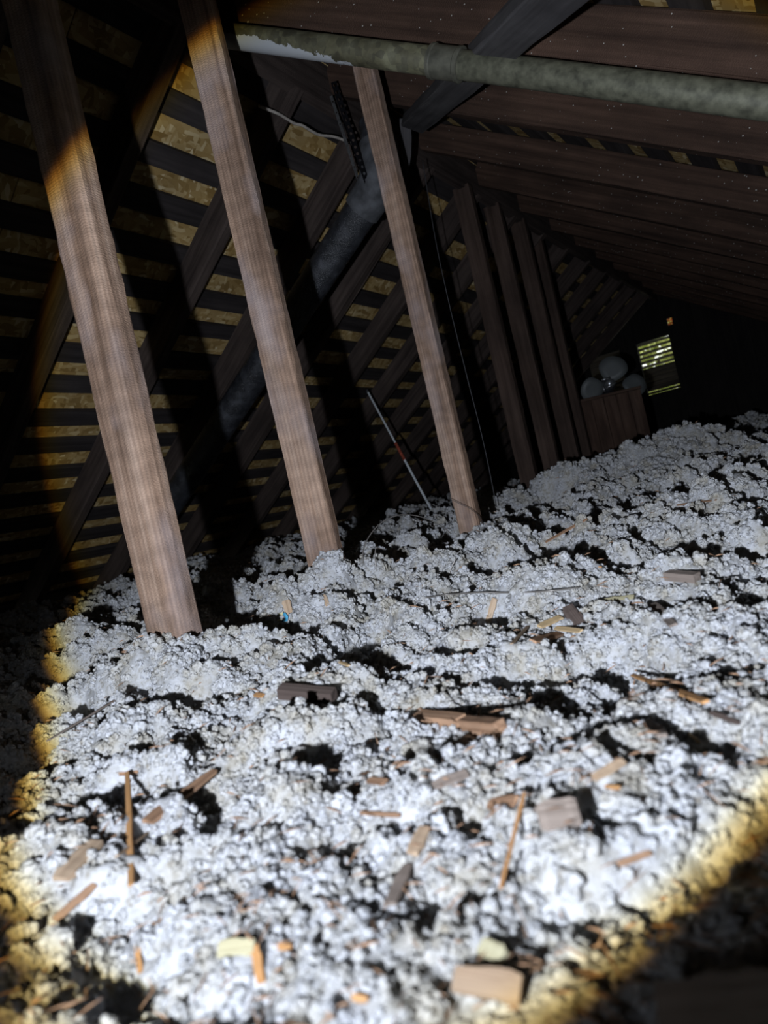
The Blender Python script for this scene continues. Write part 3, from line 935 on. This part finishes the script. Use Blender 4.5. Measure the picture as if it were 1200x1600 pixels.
# ------------------------------------------------------------------ hanger straps
def strap(p0, p1, w, pitch, mat, label, holes=True):
    Mx = frame(p0, p1, Vector((0, -1, 0.0)))
    Ln = (p1 - p0).length; n = int(Ln / pitch)
    V, Fc = [], []
    for i in range(n):
        z0 = i * pitch; c = z0 + pitch / 2
        k = len(V)
        sq = []
        for a in range(8):
            t = a * math.pi / 4
            x, z = math.cos(t), math.sin(t); m_ = max(abs(x), abs(z))
            sq.append((x / m_ * w / 2, 0, c + z / m_ * pitch / 2))
        ho = [(math.cos(a * math.pi / 4) * w * .27, 0, c + math.sin(a * math.pi / 4) * w * .27) for a in range(8)]
        V += sq + ho
        for a in range(8):
            Fc.append((k + a, k + (a + 1) % 8, k + 8 + (a + 1) % 8, k + 8 + a))
        if not holes: Fc.append(tuple(k + 8 + a for a in range(8)))
    me = mesh('hanger_strap', V, Fc)
    bm = bmesh.new(); bm.from_mesh(me); bmesh.ops.remove_doubles(bm, verts=bm.verts, dist=1e-5)
    bmesh.ops.solidify(bm, geom=bm.faces, thickness=.0016); bm.to_mesh(me); bm.free()
    o = link('hanger_strap', me, mat, None, Mx)
    return tag(o, label, 'strap')


strap(at(521, 128, 2.0), at(576, 292, 2.10), .016, .0185, M_STRAP, 'black perforated hanger strap from the ridge to the black pipe elbow')
strap(at(517, 150, 2.04), at(566, 300, 2.16), .009, .03, M_STRAP2, 'thin grey hanger strap behind the black perforated strap')

# ------------------------------------------------------------------ cables and wires
def wire(name, pix, r, mat, label, cat='wire'):
    o = tube(name, spline([at(*p) if len(p) == 3 else p for p in pix], 8), r, mat, None, n=8)
    return tag(o, label, cat)


cab = [on_left(*p, .03) for p in ((405, 166), (433, 177), (447, 185), (460, 193), (472, 196), (487, 205), (500, 211), (518, 213), (532, 217), (548, 224))]
tag(tube('slack_cable', spline(cab, 6), .0042, M_WIREWHITE, None, n=8), 'slack off-white cable drooping across the strand board near the ridge', 'cable')
g0 = ground(576, 895); g1 = ground(715, 850)
wire('looped_wire', [(574, 903, g0.y), (567, 868, g0.y + .02), (574, 843, g0.y + .05), (592, 820, g0.y + .09), (615, 807, g0.y + .13), (636, 804, g0.y + .17), (662, 809, g0.y + .21), (690, 822, g0.y + .25), (705, 834, g0.y + .27)],
     .0011, M_WIRE, 'thin springy wire arching up out of the insulation beside the middle lit post')
gy = ground(588, 895).y
wire('wire_end', [(589, 897, gy), (586, 875, gy), (587, 857, gy + .01), (590, 856, gy + .015)], .0009, M_WIRE, 'short wire end standing up inside the wire arch')
gy = ground(700, 902).y
wire('wire_end', [(699, 903, gy), (705, 888, gy), (712, 873, gy)], .0009, M_WIRE, 'short slanting wire end in front of the reddish lit post')
hw = [ground(x_, y_, .006) for x_, y_ in ((665, 934), (700, 929), (745, 926), (790, 926), (850, 924), (905, 918))]
ym = [min(hw[i].y, hw[i].y) for i in range(len(hw))]
tag(tube('straight_wire', spline([p * .985 for p in hw], 8), .0011, M_WIRE, None, n=8), 'pale wire lying flat across the tufts below the lit posts', 'wire')
wire('hanging_wire', [(660, 250, 2.30), (680, 372, 2.30), (703, 480, 2.32), (730, 590, 2.35), (755, 690, 2.38), (776, 792, 2.40)], .0014, M_WIREBLK, 'thin dark wire hanging straight down behind the reddish lit post')
wire('trailing_wire', [(702, 779, 1.745), (718, 787, 1.74), (735, 795, 1.735), (748, 806, 1.75), (756, 820, 1.77)], .0007, M_WIREBLK, 'thin dark wire trailing across the foot of the reddish lit post')

# ------------------------------------------------------------------ jointed rod leaning against the roof
q0, q1 = at(676, 800, 3.15), at(574, 611, 3.55)
rod = empty('leaning_rod', q0)
qd = q1 - q0
tube('lower_tube', [q0 - qd * .08, q0 + qd * .42], .0058, M_ALU, rod, n=12)
tube('red_joint', [q0 + qd * .40, q0 + qd * .405, q0 + qd * .535, q0 + qd * .54], .0072, M_RED, rod, n=12)
tube('upper_tube', [q0 + qd * .52, q0 + qd * .985], .0050, M_ALU, rod, n=12)
tube('tip', [q0 + qd * .985, q0 + qd * 1.005], .0062, M_DUSTY, rod, n=12)
tag(rod, 'slim pale metal rod with a red band leaning against the roof', 'rod')

# ------------------------------------------------------------------ wooden box and the fan on it
BYd = 3.75
c0, c1 = at(904, 629, BYd), at(1001, 606, BYd)
zt = (c0.z + c1.z) / 2
bx0, bx1 = c0.x, c1.x
zb_ = -.12
box = empty('wooden_box', Vector(((bx0 + bx1) / 2, BYd, zb_)))
nP = 5
wP = (bx1 - bx0) / nP
for k in range(nP):
    x = bx0 + wP * (k + .5)
    beam('front_plank', Vector((x, BYd + .012 + (.004 if k % 2 else 0), zb_)), Vector((x, BYd + .012 + (.004 if k % 2 else 0), zt - .004)), wP - .003, .018, (0, -1, 0), M_BOX, box, seed=70 + k, step=.2, bevel=.002)
for k in range(4):
    y = BYd + .02 + .07 * (k + .5)
    for x in (bx0 + .008, bx1 - .008):
        beam('side_plank', Vector((x, y, zb_)), Vector((x, y, zt - .004)), .066, .016, (1, 0, 0), M_BOX, box, seed=80 + k, step=.2, bevel=.002)
for k in range(3):
    y = BYd + .0 + .104 * (k + .5)
    beam('lid_plank', Vector((bx0 - .004, y, zt + .005)), Vector((bx1 + .004, y, zt + .005)), .015, .10, (0, 1, 0), M_BOX, box, seed=90 + k, step=.2, bevel=.002)
tag(box, 'brown plank box standing in front of the gable louvers', 'box')

FY = BYd + .06
hub = at(951, 600, FY - .02)
fan = empty('desk_fan', Vector((hub.x, FY, zt + .013)))
def lathe_y(prof, n=24):
    V, Fc = [], []
    for (rr_, y_) in prof:
        for k in range(n):
            a = 2 * math.pi * k / n; V.append((rr_ * math.cos(a), y_, rr_ * math.sin(a)))
    for i in range(len(prof) - 1):
        for k in range(n):
            a, b = i * n + k, i * n + (k + 1) % n; Fc.append((a, a + n, b + n, b))
    Fc.append(tuple(range(n))); Fc.append(tuple(reversed(range((len(prof) - 1) * n, len(prof) * n))))
    return V, Fc
V, Fc = lathe_y([(.008, -.045), (.020, -.040), (.026, -.028), (.027, -.010), (.024, 0)])
link('hub', mesh('hub', V, Fc, True), M_CHROME, fan, Matrix.Translation(hub))
V, Fc = lathe_y([(.020, .004), (.040, .010), (.043, .06), (.036, .085), (.012, .095)])
link('motor_housing', mesh('motor_housing', V, Fc, True), M_DARKMETAL, fan, Matrix.Translation(hub))
lobes = [(at(957, 577, FY - .02), .072, .072), (at(926, 609, FY - .02), .066, .066), (at(991, 601, FY - .02), .064, .062)]
for c, rx_, rz_ in lobes:
    dirv = (c - hub); dirv.y = 0; dirv.normalize(); side = Vector((-dirv.z, 0, dirv.x))
    V, Fc = [], []
    n = 26
    ring = []
    for k in range(n):
        a = 2 * math.pi * k / n
        lx = math.cos(a) * rx_; ly = math.sin(a) * rz_
        if lx < 0: ly *= 1 - .35 * (abs(lx) / rx_)
        ring.append((lx, ly))
    for off in (-.0015, .0015):
        for s_ in (1, .5):
            for lx, ly in ring:
                p = (c - hub) + dirv * lx * s_ + side * ly * s_
                p.y += off + .32 * ly * s_ - .10 * (s_ * ly) ** 2 / rz_
                V.append(hub + p)
        p = (c - hub); V.append(hub + Vector((p.x, p.y + off, p.z)))
    m_ = 2 * n + 1
    for k in range(n):
        j = (k + 1) % n
        Fc += [(k, j, n + j, n + k), (n + k, n + j, 2 * n)]
        Fc += [(m_ + j, m_ + k, m_ + n + k, m_ + n + j), (m_ + n + j, m_ + n + k, m_ + 2 * n)]
        Fc.append((j, k, m_ + k, m_ + j))
    link('blade', mesh('blade', V, Fc, True), M_BLADE, fan, Matrix.Identity(4))
tube('neck', [Vector((hub.x, FY + .05, zt + .02)), Vector((hub.x, FY + .05, hub.z - .035))], .011, M_CHROME, fan, n=12)
V, Fc = tube_geo([(hub.x, FY + .05, zt + .0135), (hub.x, FY + .05, zt + .02), (hub.x, FY + .05, zt + .026)], 1, 20, True, [.062, .060, .04])
link('fan_base', mesh('fan_base', V, Fc, True), M_DARKMETAL, fan, Matrix.Identity(4))
for k, (a_, b_) in enumerate((((940, 594), (953, 590)), ((948, 606), (962, 598)), ((942, 604), (945, 612)))):
    tube('chrome_bracket', [at(*a_, FY - .085), at(*b_, FY - .085)], .006, M_CHROME, fan, n=8)
tag(fan, 'small fan with three round grey blades on the plank box', 'fan')

# ------------------------------------------------------------------ scraps of wood on the insulation
FOOT = []


def chip(pa, pb, wpx, mat, label, name='wood_splinter', taper=(1, 1), thick=None, lift=.004, raise_a=0.0, raise_b=0.0, twist=0.0, seed=0, cat='splinter', ends=None):
    """a split piece of wood lying between two spots of the heap"""
    rg = random.Random(seed + 1000)
    A = ground(*pa, lift); B = ground(*pb, lift)
    if ends: A, B = at(*pa, ends[0]), at(*pb, ends[1])
    block = name == 'wood_block'
    A = A + Vector((0, 0, raise_a)); B = B + Vector((0, 0, raise_b))
    tt = np.linspace(0, 1, 15)
    over = height(A.x + (B.x - A.x) * tt, A.y + (B.y - A.y) * tt) - (A.z + (B.z - A.z) * tt)
    up_ = max(0.0, float(np.percentile(over, 80)) + .0015)
    A = A + Vector((0, 0, up_)); B = B + Vector((0, 0, up_))
    dist = (A.y + B.y) / 2
    w = wpx / F * dist
    ax_ = B - A; Ln = ax_.length
    th = thick if thick else min(max(w * .28, .0012), .006)
    # faces the local slope of the heap
    up = Vector((rg.uniform(-.35, .1), -.75, 1)).normalized()
    if block: up = Vector((0, -.28, 1)).normalized()
    jit = .25 if block else 1.0
    up = Matrix.Rotation(twist, 3, ax_.normalized()) @ up
    n = 6
    V, Fc = [], []
    for i in range(n + 1):
        t = i / n
        k = taper[0] * (1 - t) + taper[1] * t
        k *= (1 if 0 < i < n or block else .82)
        wl = w / 2 * k * (1 + jit * rg.uniform(-.18, .1)); wr = w / 2 * k * (1 + jit * rg.uniform(-.18, .1))
        h = th / 2 * (1 + jit * rg.uniform(-.2, .15)) * (.55 + .45 * min(1, k))
        zz = t * Ln + (rg.uniform(-.06, .06) * w if i in (0, n) else 0)
        sk_ = jit * rg.uniform(-.03, .03) * w
        V += [(-wl + sk_, -h, zz), (wr + sk_, -h, zz + (rg.uniform(-.2, .2) * w if i in (0, n) else 0)), (wr * .94 + sk_, h, zz), (-wl * .94 + sk_, h, zz)]
    for i in range(n):
        for k in range(4):
            Fc.append((i * 4 + k, i * 4 + (k + 1) % 4, i * 4 + 4 + (k + 1) % 4, i * 4 + 4 + k))
    Fc += [(3, 2, 1, 0), (n * 4, n * 4 + 1, n * 4 + 2, n * 4 + 3)]
    o = link(name, mesh(name, V, Fc), M_CHIP[mat], None, frame(A, B, up))
    tag(o, label, cat, 'wood scraps on the insulation')
    FOOT.append((A, B, w / 2, th))
    return o


CH = [
    ((206, 1238), (214, 1418), 17, 'orange', 'long orange-brown splinter lying straight towards the photographer, left of the middle', dict(taper=(.6, .55), lift=.008, raise_a=.004)),
    ((338, 1222), (234, 1305), 24, 'brown', 'brown splinter slanting up beside the straight orange-brown splinter', dict(taper=(.6, 1), lift=.008)),
    ((152, 1318), (94, 1376), 36, 'tan', 'broad tan wood chip near the yellow edge of the light, beside the straight splinter', dict(name='wood_chip', cat='chip')),
    ((148, 1382), (84, 1438), 15, 'brown', 'brown stick reaching into the shadow below the broad tan chip', {}),
    ((232, 1300), (182, 1338), 9, 'tan', 'thin tan sliver between the broad chip and the straight splinter', {}),
    ((442, 1098), (527, 1106), 22, 'dark', 'dark grey wood block half sunk in tufts in front of the middle lit post', dict(name='wood_block', raise_a=.012, raise_b=.012, thick=.011, cat='wood block')),
    ((656, 1123), (722, 1131), 24, 'brown', 'reddish-brown wood block on the heap, larger piece of the broken pair', dict(name='wood_block', thick=.012, cat='wood block')),
    ((727, 1133), (784, 1139), 21, 'brown', 'reddish-brown wood block on the heap, smaller square-ended piece of the broken pair', dict(name='wood_block', thick=.012, cat='wood block')),
    ((820, 1238), (782, 1388), 14, 'orange', 'bright orange splinter tapering to both ends, right of the middle', dict(taper=(.5, .5), lift=.008)),
    ((763, 1257), (806, 1250), 19, 'brown', 'ragged brown chip at the head of the bright orange splinter', dict(name='wood_chip', cat='chip')),
    ((842, 1278), (906, 1272), 46, 'grey', 'flat grey-brown square chip to the right of the bright orange splinter', dict(name='wood_chip', cat='chip', lift=.007)),
    ((664, 1292), (646, 1332), 24, 'tan', 'tan chip above the longer grey chip, centre foreground', dict(name='wood_chip', cat='chip')),
    ((637, 1352), (610, 1412), 23, 'grey', 'long grey-brown chip below the tan chip, beside a deep hollow', dict(name='wood_chip', cat='chip')),
    ((575, 1219), (602, 1222), 13, 'brown', 'tiny square brown chip above the tan chip', dict(name='wood_chip', cat='chip')),
    ((676, 1228), (730, 1208), 17, 'grey', 'grey-brown chip lying above the ragged brown chip', dict(name='wood_chip', cat='chip')),
    ((563, 1270), (626, 1274), 7, 'brown', 'thin brown sliver left of the tan chip', {}),
    ((990, 1064), (1106, 1110), 15, 'orange', 'long orange splinter beside the dark trench, right side of the heap', dict(taper=(.6, .8), lift=.008)),
    ((1110, 1113), (1156, 1130), 9, 'dark', 'short dark splinter following the long orange splinter', {}),
    ((926, 1218), (976, 1190), 15, 'tan', 'stubby tan stick with an orange end, below the dark trench', {}),
    ((946, 1229), (968, 1231), 7, 'orange', 'tiny orange sliver just below the stubby tan stick', {}),
    ((966, 1350), (1016, 1332), 11, 'brown', 'reddish sliver by the yellow light edge, below the flat square chip', {}),
    ((843, 979), (876, 964), 12, 'pale', 'bright yellow wood chip in the cluster of scraps, upper one', dict(name='wood_chip', cat='chip', lift=.006)),
    ((868, 981), (908, 986), 9, 'pale', 'pale straight chip in the cluster of scraps, below the yellow one', dict(name='wood_chip', cat='chip', lift=.006)),
    ((887, 950), (906, 976), 22, 'dark', 'dark brown flat chip in the cluster of scraps', dict(name='wood_chip', cat='chip')),
    ((832, 1002), (876, 990), 15, 'brown', 'brown flat chip at the bottom of the cluster of scraps', dict(name='wood_chip', cat='chip')),
    ((801, 1012), (826, 984), 7, 'tan', 'thin tan stick at the edge of the cluster of scraps', {}),
    ((1042, 899), (1090, 903), 16, 'grey', 'grey board end poking from a dark hollow, far right', dict(name='wood_block', thick=.010, cat='wood block')),
    ((1022, 950), (1054, 984), 15, 'grey', 'grey chip half buried right of the scrap cluster', dict(name='wood_chip', cat='chip')),
    ((944, 942), (992, 936), 9, 'green', 'pale greenish chip above the scrap cluster', dict(name='wood_chip', cat='chip')),
    ((855, 858), (920, 822), 5, 'brown', 'long thin brown twig on the far slope of the heap', dict(name='twig', cat='twig')),
    ((938, 886), (948, 878), 6, 'orange', 'tiny orange chip in the dark hollow of the far heap', dict(name='wood_chip', cat='chip')),
    ((342, 1484), (398, 1478), 26, 'green', 'greenish flat chip under tufts near the bottom, blurred', dict(name='wood_chip', cat='chip')),
    ((398, 1478), (408, 1534), 16, 'orange', 'blurred orange splinter crossing the greenish chip', {}),
    ((434, 1479), (456, 1481), 10, 'orange', 'tiny blurred orange chip beside the greenish chip', dict(name='wood_chip', cat='chip')),
    ((752, 1476), (786, 1496), 32, 'green', 'blurred olive chip above the wide tan board piece', dict(name='wood_chip', cat='chip', lift=.007)),
    ((712, 1528), (815, 1546), 44, 'tan', 'wide tan board piece in the yellow light edge at the bottom', dict(name='board_piece', cat='board', lift=.008)),
    ((550, 1558), (574, 1562), 11, 'orange', 'tiny blurred orange chip at the very bottom', dict(name='wood_chip', cat='chip')),
    ((76, 1158), (228, 1066), 9, 'grey', 'long weathered grey lath running out of the dark towards the thickest post', dict(name='wood_lath', cat='lath', ends=(.72, .93))),
    ((186, 1210), (216, 1206), 6, 'brown', 'small reddish sliver above the straight orange-brown splinter', {}),
    ((1008, 1128), (1036, 1152), 20, 'grey', 'grey-brown chip below the long orange splinter', dict(name='wood_chip', cat='chip')),
    ((1076, 1146), (1092, 1160), 5, 'pale', 'tiny pale sliver below the long orange splinter', {}),
    ((214, 1478), (219, 1520), 9, 'orange', 'short blurred orange splinter in the lower left', {}),
    ((1040, 1580), (1230, 1565), 80, 'grey', 'dark plank end in the shadow at the lower right corner', dict(name='plank_end', cat='plank', thick=.010, lift=.012)),
    ((762, 974), (776, 946), 10, 'tan', 'curled tan flake standing in the tufts below the reddish lit post', dict(raise_b=.01)),
    ((446, 938), (452, 960), 14, 'tan', 'tan chip at the shadow edge beside the blue plastic scrap', dict(name='wood_chip', cat='chip')),
    ((398, 1085), (412, 1087), 9, 'orange', 'tiny orange chip left of the dark grey block', dict(name='wood_chip', cat='chip')),
    ((1058, 790), (1120, 782), 4, 'brown', 'thin brown twig near the crest of the far heap', dict(name='twig', cat='twig')),
    ((505, 930), (512, 946), 9, 'tan', 'small tan flake at the foot of the middle lit post', {}),
    ((500, 1095), (522, 1078), 5, 'tan', 'thin tan twig resting on the dark grey block', dict(name='twig', cat='twig')),
    ((530, 1034), (545, 1040), 5, 'pale', 'yellow sliver between the middle lit post and the dark grey block', {}),
]
for i, (a, b, w, m, lab, kw) in enumerate(CH):
    chip(a, b, w, m, lab, seed=i, **kw)

# tufts do not grow through the scraps lying on them
keepm = np.ones(len(P), bool)
for A, B, hw_, th in FOOT:
    a2 = np.array([A.x, A.y]); b2 = np.array([B.x, B.y]); ab_ = b2 - a2
    t_ = ((P[:, :2] - a2) @ ab_) / max(1e-9, ab_ @ ab_)
    tcl = np.clip(t_, 0, 1)
    dd = np.linalg.norm(P[:, :2] - (a2 + tcl[:, None] * ab_), axis=1)
    zz = A.z + (B.z - A.z) * tcl
    hit = (dd < hw_ + Sz * .6) & (P[:, 2] + Sz > zz - th) & (rng.random(len(P)) > .06)
    # and nothing heaped just in front of them hides them
    keepm &= ~hit
at_s.data.foreach_set('value', np.concatenate([np.zeros(nb), np.where(keepm, Sz, 0)]).astype(np.float32))

# blue and cream plastic scrap in the shadow edge
c = ground(441, 968, .008)
sc = empty('plastic_scrap', c)
def flake(name, c, pts, th, mat, parent):
    n = len(pts)
    V = [c + Vector((x, y, z + s * th)) for s in (0, 1) for x, y, z in pts]
    link(name, mesh(name, V, [tuple(reversed(range(n))), tuple(range(n, 2 * n))] + [(k, (k + 1) % n, n + (k + 1) % n, n + k) for k in range(n)]), mat, parent, Matrix.Identity(4))
k = c.y / F
flake('blue_scrap', c, [(-2 * k, 0, -8 * k), (6 * k, .004, -7 * k), (9 * k, .006, 1 * k), (5 * k, .008, 8 * k), (0, .004, 4 * k)], .002, M_BLUE, sc)
flake('cream_scrap', c, [(-9 * k, .002, -2 * k), (0, .0, -1 * k), (3 * k, .006, 9 * k), (-4 * k, .006, 8 * k)], .002, M_CREAM, sc)
tag(sc, 'crumpled blue and cream plastic scrap at the edge of the post shadow', 'scrap')

# fine litter nobody could count: needles and bark threads among the tufts
rg = np.random.default_rng(5)
V, Fc = [], []
n = 2600
rad = np.exp(rg.uniform(np.log(.2), np.log(3.2), n)); an = np.radians(rg.uniform(-42, 42, n))
xs, ys = rad * np.sin(an), rad * np.cos(an)
in_ = xs * EV.x + ys * EV.y > -2.5
xs, ys, rad = xs[in_], ys[in_], rad[in_]
hs = height(xs, ys)
for x, y, h, r_ in zip(xs, ys, hs, rad):
    ln = rg.uniform(.004, .014) * (1 + .4 * r_); th = rg.uniform(.0002, .0005) * (1 + .7 * r_)
    a = rg.uniform(0, 6.28); d_ = np.array([np.cos(a), np.sin(a), rg.uniform(-.4, .5)]) * ln / 2
    s_ = np.array([-np.sin(a), np.cos(a), 0]) * th
    c_ = np.array([x, y, h + .004 + .002 * r_ + rg.uniform(0, .003)])
    k = len(V)
    V += [c_ - d_ - s_, c_ - d_ + s_, c_ + d_ + s_ * .5, c_ + d_ - s_ * .5, c_ + np.array([0, 0, th * 2])]
    Fc += [(k, k + 1, k + 4), (k + 1, k + 2, k + 4), (k + 2, k + 3, k + 4), (k + 3, k, k + 4), (k + 3, k + 2, k + 1, k)]
lit = link('bark_litter', mesh('bark_litter', V, Fc), M_CHIP['brown'])
tag(lit, 'fine brown bark threads strewn among the white tufts', 'litter', kind='stuff')
